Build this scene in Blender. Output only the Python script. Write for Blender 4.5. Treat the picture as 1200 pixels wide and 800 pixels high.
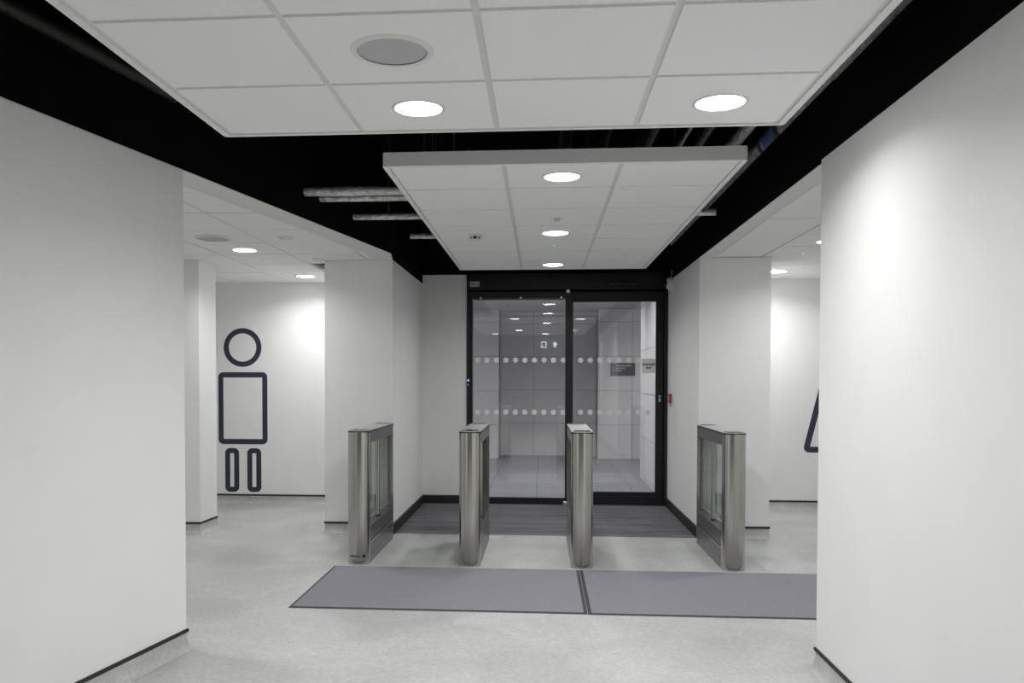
import bpy, bmesh, math, random
from mathutils import Matrix, Vector
random.seed(4)
for o in list(bpy.data.objects):
    bpy.data.objects.remove(o, do_unlink=True)
S = bpy.context.scene
C = S.collection

# ------------------------------------------------------------------ camera
EYE = 1.40
F, CX, CY, YAW, PITCH, ROLL = 991.59, 558.7, 469.06, -0.0767, 0.0254, 0.0012
right = Vector((math.cos(YAW), -math.sin(YAW), 0)); fwd = Vector((math.sin(YAW), math.cos(YAW), 0)); up = Vector((0, 0, 1))
f2 = fwd * math.cos(PITCH) - up * math.sin(PITCH); u2 = up * math.cos(PITCH) + fwd * math.sin(PITCH)
r3 = right * math.cos(ROLL) + u2 * math.sin(ROLL); u3 = u2 * math.cos(ROLL) - right * math.sin(ROLL)
cam_d = bpy.data.cameras.new('camera'); cam = bpy.data.objects.new('camera', cam_d); C.objects.link(cam)
cam_d.sensor_width = 36; cam_d.sensor_fit = 'HORIZONTAL'; cam_d.lens = F * 36 / 1200
cam_d.shift_x = (600 - CX) / 1200; cam_d.shift_y = (CY - 400) / 1200; cam_d.clip_start = 0.05
m = Matrix((r3, u3, -f2)).transposed().to_4x4(); m.translation = Vector((0, 0, EYE)); cam.matrix_world = m
S.camera = cam

# ------------------------------------------------------------------ world, exposure, lamp strength
w = bpy.data.worlds.new('world'); S.world = w; w.use_nodes = True
w.node_tree.nodes['Background'].inputs[0].default_value = (0, 0, 0, 1); w.node_tree.nodes['Background'].inputs[1].default_value = 0
S.view_settings.view_transform = 'Standard'; S.view_settings.look = 'None'
S.view_settings.exposure = 0.0; S.view_settings.gamma = 1.0; S.view_settings.use_curve_mapping = False
WATT = 8.7; SPREAD = math.radians(150)          # output and beam angle of every downlight
LENSGLOW = 18.0       # radiance of the lit lens itself

# ------------------------------------------------------------------ materials
def lin(r, g, b):
    f = lambda c: (c / 255 / 12.92) if c / 255 <= 0.04045 else ((c / 255 + 0.055) / 1.055) ** 2.4
    return (f(r), f(g), f(b), 1)
def mat(name, col, rough=0.6, metal=0.0, spec=0.5, emit=None, noise=None, bump=None, aniso=0.0, stretch=(1, 1, 1), rvar=0.0, bdist=0.01):
    """noise=(scale, amount, detail): mottled colour; bump=(scale, strength)"""
    M_ = bpy.data.materials.new(name); M_.use_nodes = True; nt = M_.node_tree; b = nt.nodes['Principled BSDF']
    b.inputs['Base Color'].default_value = col; b.inputs['Roughness'].default_value = rough
    b.inputs['Metallic'].default_value = metal; b.inputs['Specular IOR Level'].default_value = spec
    if aniso: b.inputs['Anisotropic'].default_value = aniso
    if emit:
        b.inputs['Emission Color'].default_value = emit[0]; b.inputs['Emission Strength'].default_value = emit[1]
    if noise or bump or rvar:
        tc = nt.nodes.new('ShaderNodeTexCoord'); mp = nt.nodes.new('ShaderNodeMapping'); mp.inputs['Scale'].default_value = stretch
        nt.links.new(tc.outputs['Object'], mp.inputs['Vector'])
    if noise:
        n = nt.nodes.new('ShaderNodeTexNoise'); n.inputs['Scale'].default_value = noise[0]; n.inputs['Detail'].default_value = noise[2]
        nt.links.new(mp.outputs[0], n.inputs['Vector'])
        r = nt.nodes.new('ShaderNodeValToRGB'); r.color_ramp.elements[0].position = 0.3; r.color_ramp.elements[1].position = 0.7
        a = noise[1]
        r.color_ramp.elements[0].color = tuple(c * (1 - a) for c in col[:3]) + (1,); r.color_ramp.elements[1].color = tuple(min(1, c * (1 + a)) for c in col[:3]) + (1,)
        nt.links.new(n.outputs['Fac'], r.inputs[0]); nt.links.new(r.outputs[0], b.inputs['Base Color'])
    if bump:
        n2 = nt.nodes.new('ShaderNodeTexNoise'); n2.inputs['Scale'].default_value = bump[0]; n2.inputs['Detail'].default_value = 6
        nt.links.new(mp.outputs[0], n2.inputs['Vector'])
        bp = nt.nodes.new('ShaderNodeBump'); bp.inputs['Strength'].default_value = bump[1]; bp.inputs['Distance'].default_value = bdist
        nt.links.new(n2.outputs['Fac'], bp.inputs['Height']); nt.links.new(bp.outputs[0], b.inputs['Normal'])
    return M_

def glass_mat(name, tint, f0=0.05, haze=0.0):
    M_ = bpy.data.materials.new(name); M_.use_nodes = True; nt = M_.node_tree; nt.nodes.clear()
    out = nt.nodes.new('ShaderNodeOutputMaterial'); mix = nt.nodes.new('ShaderNodeMixShader')
    t = nt.nodes.new('ShaderNodeBsdfTransparent'); t.inputs[0].default_value = tint
    g = nt.nodes.new('ShaderNodeBsdfGlossy'); g.inputs['Roughness'].default_value = 0.0; g.inputs[0].default_value = (1, 1, 1, 1)
    lw = nt.nodes.new('ShaderNodeLayerWeight'); lw.inputs[0].default_value = 0.5
    pw = nt.nodes.new('ShaderNodeMath'); pw.operation = 'POWER'; pw.inputs[1].default_value = 5
    ma = nt.nodes.new('ShaderNodeMath'); ma.operation = 'MULTIPLY_ADD'; ma.inputs[1].default_value = 1 - f0; ma.inputs[2].default_value = f0
    nt.links.new(lw.outputs['Facing'], pw.inputs[0]); nt.links.new(pw.outputs[0], ma.inputs[0]); nt.links.new(ma.outputs[0], mix.inputs[0])
    nt.links.new(t.outputs[0], mix.inputs[1]); nt.links.new(g.outputs[0], mix.inputs[2]); nt.links.new(mix.outputs[0], out.inputs[0])
    return M_

def floor_mat():
    M_ = bpy.data.materials.new('vinyl_floor'); M_.use_nodes = True; nt = M_.node_tree; b = nt.nodes['Principled BSDF']
    tc = nt.nodes.new('ShaderNodeTexCoord')
    def noise(s, d, dist=0.0):
        n = nt.nodes.new('ShaderNodeTexNoise'); n.inputs['Scale'].default_value = s; n.inputs['Detail'].default_value = d; n.inputs['Distortion'].default_value = dist
        nt.links.new(tc.outputs['Object'], n.inputs['Vector']); return n
    n1 = noise(1.4, 5, 0.8); n2 = noise(38, 5, 1.2); v = nt.nodes.new('ShaderNodeTexVoronoi'); v.inputs['Scale'].default_value = 60
    nt.links.new(tc.outputs['Object'], v.inputs['Vector'])
    def ramp(src, lo, hi, p0, p1):
        r = nt.nodes.new('ShaderNodeValToRGB'); r.color_ramp.elements[0].position = p0; r.color_ramp.elements[1].position = p1
        r.color_ramp.elements[0].color = lo; r.color_ramp.elements[1].color = hi; nt.links.new(src, r.inputs[0]); return r
    r1 = ramp(n1.outputs['Fac'], lin(184, 185, 183), lin(202, 203, 201), 0.35, 0.65)
    r2 = ramp(n2.outputs['Fac'], (0.9, 0.9, 0.9, 1), (1.06, 1.06, 1.06, 1), 0.35, 0.65)
    r3_ = ramp(v.outputs['Color'], (0.95, 0.95, 0.95, 1), (1.04, 1.04, 1.04, 1), 0.1, 0.9)
    m1 = nt.nodes.new('ShaderNodeMix'); m1.data_type = 'RGBA'; m1.blend_type = 'MULTIPLY'; m1.inputs[0].default_value = 1
    m2 = nt.nodes.new('ShaderNodeMix'); m2.data_type = 'RGBA'; m2.blend_type = 'MULTIPLY'; m2.inputs[0].default_value = 1
    nt.links.new(r1.outputs[0], m1.inputs[6]); nt.links.new(r2.outputs[0], m1.inputs[7])
    nt.links.new(m1.outputs[2], m2.inputs[6]); nt.links.new(r3_.outputs[0], m2.inputs[7]); nt.links.new(m2.outputs[2], b.inputs['Base Color'])
    b.inputs['Roughness'].default_value = 0.42; b.inputs['Specular IOR Level'].default_value = 0.4
    bp = nt.nodes.new('ShaderNodeBump'); bp.inputs['Strength'].default_value = 0.12; bp.inputs['Distance'].default_value = 0.002
    nt.links.new(n2.outputs['Fac'], bp.inputs['Height']); nt.links.new(bp.outputs[0], b.inputs['Normal'])
    return M_

def steel_mat(name, col, rough, vertical=True):
    """vertical: for upright faces only, reflections stretched up and down"""
    M_ = bpy.data.materials.new(name); M_.use_nodes = True; nt = M_.node_tree; b = nt.nodes['Principled BSDF']
    b.inputs['Base Color'].default_value = col; b.inputs['Metallic'].default_value = 1; b.inputs['Roughness'].default_value = rough
    tc = nt.nodes.new('ShaderNodeTexCoord'); mp = nt.nodes.new('ShaderNodeMapping')
    mp.inputs['Scale'].default_value = (260, 260, 3) if vertical else (260, 3, 260)
    nt.links.new(tc.outputs['Object'], mp.inputs['Vector'])
    n = nt.nodes.new('ShaderNodeTexNoise'); n.inputs['Scale'].default_value = 1.0; n.inputs['Detail'].default_value = 3
    nt.links.new(mp.outputs[0], n.inputs['Vector'])
    mr = nt.nodes.new('ShaderNodeMapRange'); mr.inputs['To Min'].default_value = rough - 0.015; mr.inputs['To Max'].default_value = rough + 0.015
    nt.links.new(n.outputs['Fac'], mr.inputs['Value']); nt.links.new(mr.outputs[0], b.inputs['Roughness'])
    if vertical:
        tv = nt.nodes.new('ShaderNodeCombineXYZ'); tv.inputs[2].default_value = 1.0
        nt.links.new(tv.outputs[0], b.inputs['Tangent']); b.inputs['Anisotropic'].default_value = 0.75
    return M_

WALL = mat('wall_paint', lin(245, 245, 244), 0.75, spec=0.25, noise=(3, 0.012, 2), bump=(420, 0.03))
REAR = mat('rear_wall_paint', lin(135, 135, 136), 0.8, spec=0.2, noise=(3, 0.03, 2))
BLACK = mat('black_paint', lin(18, 18, 18), 0.9, spec=0.03, noise=(5, 0.15, 3))
BLACKPIPE = mat('black_pipe', lin(40, 38, 34), 0.45, spec=0.4, noise=(8, 0.2, 3))
DARKPIPE = mat('dark_grey_pipe', lin(120, 120, 117), 0.55, metal=0.4, noise=(14, 0.35, 4))
TILE = mat('ceiling_tile', lin(246, 246, 245), 0.9, spec=0.1, noise=(90, 0.02, 4))
SIDETILE = mat('side_ceiling_tile', lin(246, 246, 245), 0.9, spec=0.1, noise=(90, 0.02, 4))
RAIL = mat('ceiling_rail', lin(228, 228, 222), 0.6)
RAFTRIM = mat('raft_fascia', lin(238, 238, 235), 0.5)
SOFFIT = mat('soffit_plaster', lin(228, 228, 225), 0.8, spec=0.2)
FLOOR = floor_mat()
CAP = mat('black_cap_strip', lin(32, 32, 34), 0.5)
SKIRT = mat('black_skirting', lin(34, 34, 35), 0.55, noise=(20, 0.1, 3))
MAT = mat('mat_pile', lin(152, 151, 158), 0.95, spec=0.05, noise=(160, 0.16, 5), bump=(500, 0.5))
RUBBER = mat('mat_rubber_edge', lin(66, 66, 70), 0.7, noise=(60, 0.1, 2))
STRIP = mat('matting_carpet', lin(118, 117, 122), 0.85, noise=(1.0, 0.5, 6), bump=(40, 0.6), stretch=(2.5, 60, 8))
STRIPALU = mat('matting_bar', lin(160, 160, 164), 0.32, metal=0.9, noise=(60, 0.25, 3))
STEEL = steel_mat('brushed_steel', lin(190, 189, 183), 0.17)
STEELDARK = steel_mat('satin_steel', lin(140, 140, 142), 0.34, False)
STEELTOP = mat('steel_top', lin(215, 215, 213), 0.34, metal=0.85, noise=(1, .04, 3), stretch=(200, 3, 3))
GATEBLACK = mat('gate_black', lin(20, 20, 22), 0.4)
READER = mat('reader_face', lin(30, 24, 42), 0.12, noise=(30, 0.4, 2))
GLASS = glass_mat('door_glass', (0.93, 0.93, 0.94, 1), 0.065)
GATEGLASS = glass_mat('gate_glass', (0.84, 0.89, 0.86, 1), 0.06)
GLASSEDGE = mat('glass_edge', lin(176, 190, 182), 0.25)
FRAME = mat('door_frame', lin(33, 34, 38), 0.45, spec=0.4, noise=(4, 0.06, 2))
FRAMEDK = mat('door_header', lin(26, 26, 29), 0.4)
DOT = bpy.data.materials.new('frosted_dot'); DOT.use_nodes = True
_nt = DOT.node_tree; _nt.nodes.clear(); _o = _nt.nodes.new('ShaderNodeOutputMaterial'); _m = _nt.nodes.new('ShaderNodeMixShader'); _m.inputs[0].default_value = 0.4
_d = _nt.nodes.new('ShaderNodeBsdfDiffuse'); _d.inputs[0].default_value = lin(250, 250, 250); _t = _nt.nodes.new('ShaderNodeBsdfTranslucent'); _t.inputs[0].default_value = lin(250, 250, 250)
_nt.links.new(_d.outputs[0], _m.inputs[1]); _nt.links.new(_t.outputs[0], _m.inputs[2]); _nt.links.new(_m.outputs[0], _o.inputs[0])
PAPER = DOT.copy(); PAPER.name = 'paper_sign'
NAVY = mat('navy_vinyl', lin(44, 50, 68), 0.5)
WHITEP = mat('white_plastic', lin(228, 228, 226), 0.4)
GRILLE = mat('speaker_grille', lin(190, 190, 192), 0.7, noise=(700, 0.18, 1))
INK = mat('ink', lin(30, 30, 34), 0.6)
WHITEINK = mat('white_ink', lin(225, 225, 230), 0.6)
SIGNBLUE = mat('sign_blue', lin(34, 40, 62), 0.5)
RED = mat('call_point_red', lin(168, 62, 34), 0.45)
LENS = mat('lamp_lens', lin(250, 250, 250), 0.5, emit=((1.0, 0.995, 0.985, 1), LENSGLOW))
GREENLED = mat('green_led', lin(60, 200, 90), 0.4, emit=((0.15, 1.0, 0.3, 1), 1.6))
BLUELED = mat('blue_led', lin(90, 90, 230), 0.4, emit=((0.35, 0.35, 1.0, 1), 1.5))
EXITG = mat('exit_sign_green', lin(40, 120, 70), 0.5, emit=((0.10, 0.38, 0.20, 1), 0.4))
EXITW = mat('exit_sign_white', lin(240, 245, 245), 0.5, emit=((0.85, 0.95, 1.0, 1), 5.0))
FOIL = mat('foil_lagging', lin(238, 237, 233), 0.35, metal=0.3, noise=(22, 0.45, 5), bump=(22, 1.0), bdist=.018)
WIRE = mat('hanger_wire', lin(120, 118, 112), 0.4, metal=0.8)
BLUETAPE = mat('blue_tape', lin(105, 115, 175), 0.5)
STICKER = mat('data_sticker', lin(190, 188, 178), 0.5)
LWALL = mat('lobby_panel', lin(236, 236, 236), 0.5, noise=(3, 0.03, 2))
LJOINT = mat('lobby_joint', lin(180, 180, 180), 0.7)
LFLOOR = mat('lobby_floor_tile', lin(152, 153, 160), 0.4, noise=(4, 0.08, 3))
LGROUT = mat('lobby_grout', lin(90, 91, 94), 0.8)
LCEIL = mat('lobby_ceiling', lin(205, 205, 205), 0.9)
SILVER = mat('silver_fitting', lin(215, 215, 215), 0.25, metal=0.9)
MARK = mat('scuff', lin(196, 196, 193), 0.8)

# ------------------------------------------------------------------ helpers
def link(name, me, material, parent=None, loc=None, smooth=False):
    o = bpy.data.objects.new(name, me); C.objects.link(o)
    if material is not None and not me.materials: me.materials.append(material)
    if parent: o.parent = parent
    if loc: o.location = loc
    if smooth:
        for p in me.polygons: p.use_smooth = True
        try: me.set_sharp_from_angle(angle=math.radians(35))
        except Exception: pass
    return o
def tag(o, label, cat, group=None):
    o['label'] = label; o['category'] = cat
    if group: o['group'] = group
    return o
def struct(o): o['kind'] = 'structure'; return o
def thing(name, loc, label=None, cat=None, group=None, rz=0):
    o = bpy.data.objects.new(name, None); o.empty_display_size = 0.1; C.objects.link(o); o.location = loc; o.rotation_euler = (0, 0, rz)
    if label: tag(o, label, cat, group)
    return o
def bm_box(bm, x0, x1, y0, y1, z0, z1, bev=0.0):
    r = bmesh.ops.create_cube(bm, size=1.0); vs = r['verts']
    for v in vs:
        v.co = Vector(((x0 + x1) / 2 + v.co.x * (x1 - x0), (y0 + y1) / 2 + v.co.y * (y1 - y0), (z0 + z1) / 2 + v.co.z * (z1 - z0)))
    if bev:
        es = list({e for v in vs for e in v.link_edges}); bmesh.ops.bevel(bm, geom=es, offset=bev, segments=2, affect='EDGES', profile=0.5)
def done(bm):
    bmesh.ops.recalc_face_normals(bm, faces=bm.faces); me = bpy.data.meshes.new('m'); bm.to_mesh(me); bm.free(); return me
def box_me(*a, bev=0.0):
    bm = bmesh.new(); bm_box(bm, *a, bev=bev); return done(bm)
def box(name, material, parent, *a, bev=0.0):
    return link(name, box_me(*a, bev=bev), material, parent)
def bm_prism(bm, poly, z0, z1, bev=0.0):
    lo = [bm.verts.new((x, y, z0)) for x, y in poly]; hi = [bm.verts.new((x, y, z1)) for x, y in poly]
    n = len(poly); bm.faces.new(lo[::-1]); bm.faces.new(hi)
    for i in range(n): bm.faces.new((lo[i], lo[(i + 1) % n], hi[(i + 1) % n], hi[i]))
def prism_me(poly, z0, z1):
    bm = bmesh.new(); bm_prism(bm, poly, z0, z1); return done(bm)
def prism(name, material, parent, poly, z0, z1, smooth=False):
    return link(name, prism_me(poly, z0, z1), material, parent, smooth=smooth)
def tube_bm(bm, pts, r, seg=12, caps=True, wob=0.0):
    pts = [Vector(p) for p in pts]; rings = []
    for i, p in enumerate(pts):
        d = (pts[min(i + 1, len(pts) - 1)] - pts[max(i - 1, 0)]).normalized()
        a = d.cross(Vector((0, 0, 1))); a = a.normalized() if a.length > 1e-4 else Vector((1, 0, 0)); b = d.cross(a)
        rr = r * (1 + random.uniform(-wob, wob))
        rings.append([bm.verts.new(p + (a * math.cos(2 * math.pi * k / seg) + b * math.sin(2 * math.pi * k / seg)) * rr) for k in range(seg)])
    for i in range(len(rings) - 1):
        for k in range(seg): bm.faces.new((rings[i][k], rings[i][(k + 1) % seg], rings[i + 1][(k + 1) % seg], rings[i + 1][k]))
    if caps: bm.faces.new(rings[0][::-1]); bm.faces.new(rings[-1])
def tube_me(pts, r, seg=12, wob=0.0):
    bm = bmesh.new(); tube_bm(bm, pts, r, seg, True, wob); return done(bm)
def tube(name, material, parent, pts, r, seg=12, wob=0.0):
    return link(name, tube_me(pts, r, seg, wob), material, parent, smooth=True)
def lathe_me(prof, seg=40):
    """prof: list of (r, z) revolved about z"""
    bm = bmesh.new(); rings = []
    for r, z in prof:
        rings.append([bm.verts.new((r * math.cos(2 * math.pi * k / seg), r * math.sin(2 * math.pi * k / seg), z)) for k in range(seg)] if r > 1e-6 else [bm.verts.new((0, 0, z))])
    for a, b in zip(rings, rings[1:]):
        for k in range(seg):
            k2 = (k + 1) % seg
            if len(a) == 1: bm.faces.new((a[0], b[k2], b[k]))
            elif len(b) == 1: bm.faces.new((a[k], a[k2], b[0]))
            else: bm.faces.new((a[k], a[k2], b[k2], b[k]))
    return done(bm)
def clip(poly, nx, ny, c):
    """keep nx*x + ny*y <= c"""
    out = []
    for i in range(len(poly)):
        a, b = poly[i], poly[(i + 1) % len(poly)]; da = nx * a[0] + ny * a[1] - c; db = nx * b[0] + ny * b[1] - c
        if da <= 0: out.append(a)
        if da * db < 0:
            t = da / (da - db); out.append((a[0] + (b[0] - a[0]) * t, a[1] + (b[1] - a[1]) * t))
    return out
def area(p): return abs(sum(p[i][0] * p[(i + 1) % len(p)][1] - p[(i + 1) % len(p)][0] * p[i][1] for i in range(len(p)))) / 2 if len(p) > 2 else 0
def sweep_me(path, prof, closed=False):
    """path: plan polyline, room on its RIGHT hand side; prof: (out, z) section points; mitred"""
    bm = bmesh.new(); n = len(path); rows = []
    for i in range(n):
        def nrm(a, b):
            d = Vector((b[0] - a[0], b[1] - a[1])).normalized(); return Vector((d.y, -d.x))
        n0 = nrm(path[i - 1], path[i]) if i > 0 else None; n1 = nrm(path[i], path[i + 1]) if i < n - 1 else None
        if n0 is None: q = n1
        elif n1 is None: q = n0
        else:
            q = (n0 + n1).normalized(); q = q / max(0.3, q.dot(n0))
        rows.append([bm.verts.new((path[i][0] + q.x * o, path[i][1] + q.y * o, z)) for o, z in prof])
    k = len(prof)
    for a, b in zip(rows, rows[1:]):
        for j in range(k): bm.faces.new((a[j], a[(j + 1) % k], b[(j + 1) % k], b[j]))
    bm.faces.new(rows[0][::-1]); bm.faces.new(rows[-1])
    return done(bm)
def text_me(body, size, font_bold=0.0, align='CENTER', line=1.0):
    cu = bpy.data.curves.new('t', 'FONT'); cu.body = body; cu.size = size; cu.align_x = align; cu.align_y = 'CENTER'; cu.space_line = line
    cu.extrude = 0.0006; cu.offset = font_bold
    o = bpy.data.objects.new('t', cu); C.objects.link(o); bpy.context.view_layer.update()
    dg = bpy.context.evaluated_depsgraph_get(); me = bpy.data.meshes.new_from_object(o.evaluated_get(dg))
    bpy.data.objects.remove(o, do_unlink=True); me.materials.clear(); return me
UPRIGHT = Matrix.Rotation(math.pi / 2, 4, 'X')          # text lying in xy -> standing, facing -y
def outline_me(outer, inner, t):
    """plate in xz with a hole, front face at y=-t"""
    bm = bmesh.new(); es = []
    for loop in (outer, inner):
        if not loop: continue
        vs = [bm.verts.new((x, 0, z)) for x, z in loop]
        es += [bm.edges.new((vs[i], vs[(i + 1) % len(vs)])) for i in range(len(vs))]
    bmesh.ops.triangle_fill(bm, use_beauty=True, use_dissolve=False, edges=es)
    r = bmesh.ops.extrude_face_region(bm, geom=list(bm.faces))
    for v in [g for g in r['geom'] if isinstance(g, bmesh.types.BMVert)]: v.co.y -= t
    return done(bm)
def rounded(poly, r, seg=8):
    out = []; n = len(poly)
    for i in range(n):
        p, a, b = Vector(poly[i]), Vector(poly[i - 1]), Vector(poly[(i + 1) % n])
        u, v = (a - p).normalized(), (b - p).normalized(); ang = u.angle(v); d = r / math.tan(ang / 2); c = p + (u + v).normalized() * (r / math.sin(ang / 2))
        s, e = p + u * d - c, p + v * d - c; a0 = math.atan2(s.y, s.x); da = math.atan2(s.x * e.y - s.y * e.x, s.dot(e))
        for k in range(seg + 1): out.append((c.x + r * math.cos(a0 + da * k / seg), c.y + r * math.sin(a0 + da * k / seg)))
    return out
def inset(poly, t):
    n = len(poly); cx = sum(p[0] for p in poly) / n; cy = sum(p[1] for p in poly) / n; out = []
    L = []
    for i in range(n):
        a, b = Vector(poly[i]), Vector(poly[(i + 1) % n]); d = (b - a).normalized(); nn = Vector((-d.y, d.x))
        if (Vector((cx, cy)) - a).dot(nn) < 0: nn = -nn
        L.append((a + nn * t, d))
    for i in range(n):
        p, d = L[i - 1]; q, e = L[i]; den = d.x * e.y - d.y * e.x; k = ((q.x - p.x) * e.y - (q.y - p.y) * e.x) / den
        out.append((p.x + d.x * k, p.y + d.y * k))
    return out
def circle(cx, cz, r, n=48): return [(cx + r * math.cos(2 * math.pi * k / n), cz + r * math.sin(2 * math.pi * k / n)) for k in range(n)]

# ------------------------------------------------------------------ setting
ZS = 2.465                                   # side ceilings
def xl(y): return -1.83 + 0.188 * (y - 4.22)  # diagonal face of the left wall and bulkhead
YK = 7.14; XK = xl(YK)
ALX, ARX, DY = -1.335, 1.375, 9.42            # entrance recess sides and door plane
BKY = 9.24                                    # far wall of the side rooms
YREAR = -7.0; YEND = -0.8
SLAB = 3.3

fl = struct(prism('floor', FLOOR, None, [(-5, YREAR - .1), (4.6, YREAR - .1), (4.6, 9.6), (-5, 9.6)], -0.12, 0.0))
struct(prism('wall_left', WALL, None, [(xl(YEND), YEND), (xl(4.22), 4.22), (xl(4.22) - .14, 4.22 + .026), (xl(YEND) - .14, YEND)], 0, ZS))
struct(prism('wall_right', WALL, None, [(1.325, YEND), (1.325, 4.17), (1.46, 4.17), (1.46, YEND)], 0, 2.445))
struct(box('wall_rear_left', REAR, None, -5.1, -5, YREAR - .1, 3.0, 0, SLAB))
struct(box('wall_rear_right', REAR, None, 4.6, 4.7, YREAR - .1, 4.0, 0, SLAB))
struct(prism('wall_rear', REAR, None, [(-5, YREAR - .12), (4.6, YREAR - .12), (4.6, YREAR), (-5, YREAR)], 0, SLAB))
struct(prism('wall_block_left', WALL, None, [(-1.955, 7.52), (ALX, 7.52), (ALX, 9.62), (-1.955, 9.62)], 0, ZS - .002))
struct(prism('wall_block_right', WALL, None, [(ARX, 7.57), (1.99, 7.57), (1.99, 9.62), (ARX, 9.62)], 0, ZS - .002))
struct(prism('wall_back_left', WALL, None, [(-5, BKY), (-1.955, BKY), (-1.955, BKY + .15), (-5, BKY + .15)], 0, 2.478))
struct(box('wall_void_back', BLACK, None, -5, 4.6, BKY + .39, BKY + .45, 2.3, SLAB))
struct(prism('wall_back_right', WALL, None, [(1.99, BKY), (4.6, BKY), (4.6, BKY + .15), (1.99, BKY + .15)], 0, 2.478))
struct(prism('wall_pillar_left', WALL, None, [(-4.4, 7.39), (-3.068, 7.39), (-3.05, 7.74), (-4.4, 7.74)], 0, ZS - .001))
struct(prism('wall_far_left', WALL, None, [(-4.5, 3.0), (-4.38, 3.0), (-4.38, BKY), (-4.5, BKY)], 0, 2.6))
struct(prism('wall_far_right', WALL, None, [(4.4, 3.9), (4.52, 3.9), (4.52, BKY), (4.4, BKY)], 0, 2.6))
struct(prism('wall_return_left', WALL, None, [(-4.5, 2.9), (xl(2.9) - .14, 2.9), (xl(2.9) - .14, 3.02), (-4.5, 3.02)], 0, 2.6))
struct(prism('wall_return_right', WALL, None, [(1.46, 3.8), (4.52, 3.8), (4.52, 3.92), (1.46, 3.92)], 0, 2.6))
struct(prism('wall_door_left', WALL, None, [(ALX, DY), (-.835, DY), (-.835, DY + .2), (ALX, DY + .2)], 0, 2.56))
# sloped wall heads of the entrance recess (the painted line climbs towards the door)
def wedge(name, x0, x1, y0, y1, za, zb, z0):
    bm = bmesh.new(); v = [bm.verts.new(p) for p in [(x0, y0, z0), (x1, y0, z0), (x1, y1, z0), (x0, y1, z0), (x0, y0, za), (x1, y0, za), (x1, y1, zb), (x0, y1, zb)]]
    for f in ((3, 2, 1, 0), (4, 5, 6, 7), (0, 1, 5, 4), (1, 2, 6, 5), (2, 3, 7, 6), (3, 0, 4, 7)): bm.faces.new([v[i] for i in f])
    return struct(link(name, done(bm), WALL))
wedge('wall_head_left', ALX - .05, ALX, 7.53, 9.6, ZS, 2.565, ZS - .003)
wedge('wall_head_right', ARX, ARX + .05, 7.58, 9.6, ZS, 2.555, ZS - .003)

# black void over the middle: slab, bulkheads
struct(prism('ceiling', BLACK, None, [(-5, YREAR), (4.6, YREAR), (4.6, 9.7), (-5, 9.7)], SLAB, SLAB + .1))
struct(prism('wall_bulkhead_left', BLACK, None, [(xl(YEND), YEND), (XK, YK), (ALX + .002, 7.53), (ALX + .002, 9.5), (ALX - .06, 9.5), (ALX - .06, 7.56), (XK - .08, YK), (xl(YEND) - .08, YEND)], ZS + .0005, SLAB))
bm = bmesh.new()
bm_prism(bm, [(1.3255, YEND), (1.3255, 4.17), (1.44, 4.17), (1.44, YEND)], ZS + .0005, 2.763)
bm_box(bm, ARX - .002, 1.44, 4.17, 9.5, ZS + .0005, 2.818)
bm_box(bm, 1.3255, 1.45, YEND, 4.172, 2.446, ZS + .001)
bm_box(bm, 2.2, 2.26, YEND, 9.5, 2.6, SLAB); bm_box(bm, 1.44, 2.26, YEND, 9.5, 2.62, 2.66)
struct(link('wall_bulkhead_right', done(bm), BLACK))
struct(box('wall_over_door', BLACK, None, ALX - .06, 2.26, DY - .03, DY + .2, 2.562, SLAB))

# side ceilings: plaster margin, rails, single tiles
def inside(poly_fn, x0, x1, y0, y1):
    return poly_fn([(x0, y0), (x1, y0), (x1, y1), (x0, y1)])
def side_ceiling(name, clip_fn, margin, xs, ys, missing, trims):
    root = thing(name, (0, 0, 0)); struct(root)
    prism('plaster_margin', SOFFIT, root, margin, ZS - .004, ZS + .0004)
    for q in trims: prism('edge_trim', WHITEP, root, q, ZS - .007, ZS + .02)
    for i in range(len(xs) - 1):
        for j in range(len(ys) - 1):
            if (i, j) in missing: continue
            g = .008
            p = clip_fn([(xs[i] + g, ys[j] + g), (xs[i + 1] - g, ys[j] + g), (xs[i + 1] - g, ys[j + 1] - g), (xs[i] + g, ys[j + 1] - g)])
            if area(p) > .004:
                dz = random.uniform(-.002, .002)
                prism('tile', SIDETILE, root, p, ZS + .001 + dz, ZS + .014)
    for x in xs[1:-1]:
        p = clip_fn([(x - .012, ys[0]), (x + .012, ys[0]), (x + .012, ys[-1]), (x - .012, ys[-1])])
        if area(p) > .001: prism('rail', RAIL, root, p, ZS + .0115, ZS + .05)
    for y in ys[1:-1]:
        p = clip_fn([(xs[0], y - .012), (xs[-1], y - .012), (xs[-1], y + .012), (xs[0], y + .012)])
        if area(p) > .001: prism('rail', RAIL, root, p, ZS + .012, ZS + .022)
    return root
def clipL(p):
    # diagonal inner line: x <= xl(y) - .185 ; straight part x <= -1.52
    p = clip(p, 1, -0.188, -1.83 - 0.188 * 4.22 - .185) if p else p
    p = clip(p, 1, 0, -1.50) if p else p
    p = clip(p, 0, 1, BKY) if p else p
    p = clip(p, -1, 0, 4.38) if p else p
    return clip(p, 0, -1, -3.02) if p else p
yk2 = 4.22 + (-1.50 + .185 + 1.83) / .188
side_ceiling('ceiling', clipL, [(xl(3.02), 3.02), (XK, YK), (ALX, 7.525), (ALX, 7.6), (-1.50, 7.6), (-1.50, yk2), (xl(3.02) - .185, 3.02)],
             [-2.16 + .6 * k for k in range(-4, 3)], [5.335 + .6 * k for k in range(-4, 8)], {(4, 8)}, [[(xl(3.02) - .18, 3.02), (-1.495, yk2), (-1.515, yk2), (xl(3.02) - .2, 3.02)]])
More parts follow.
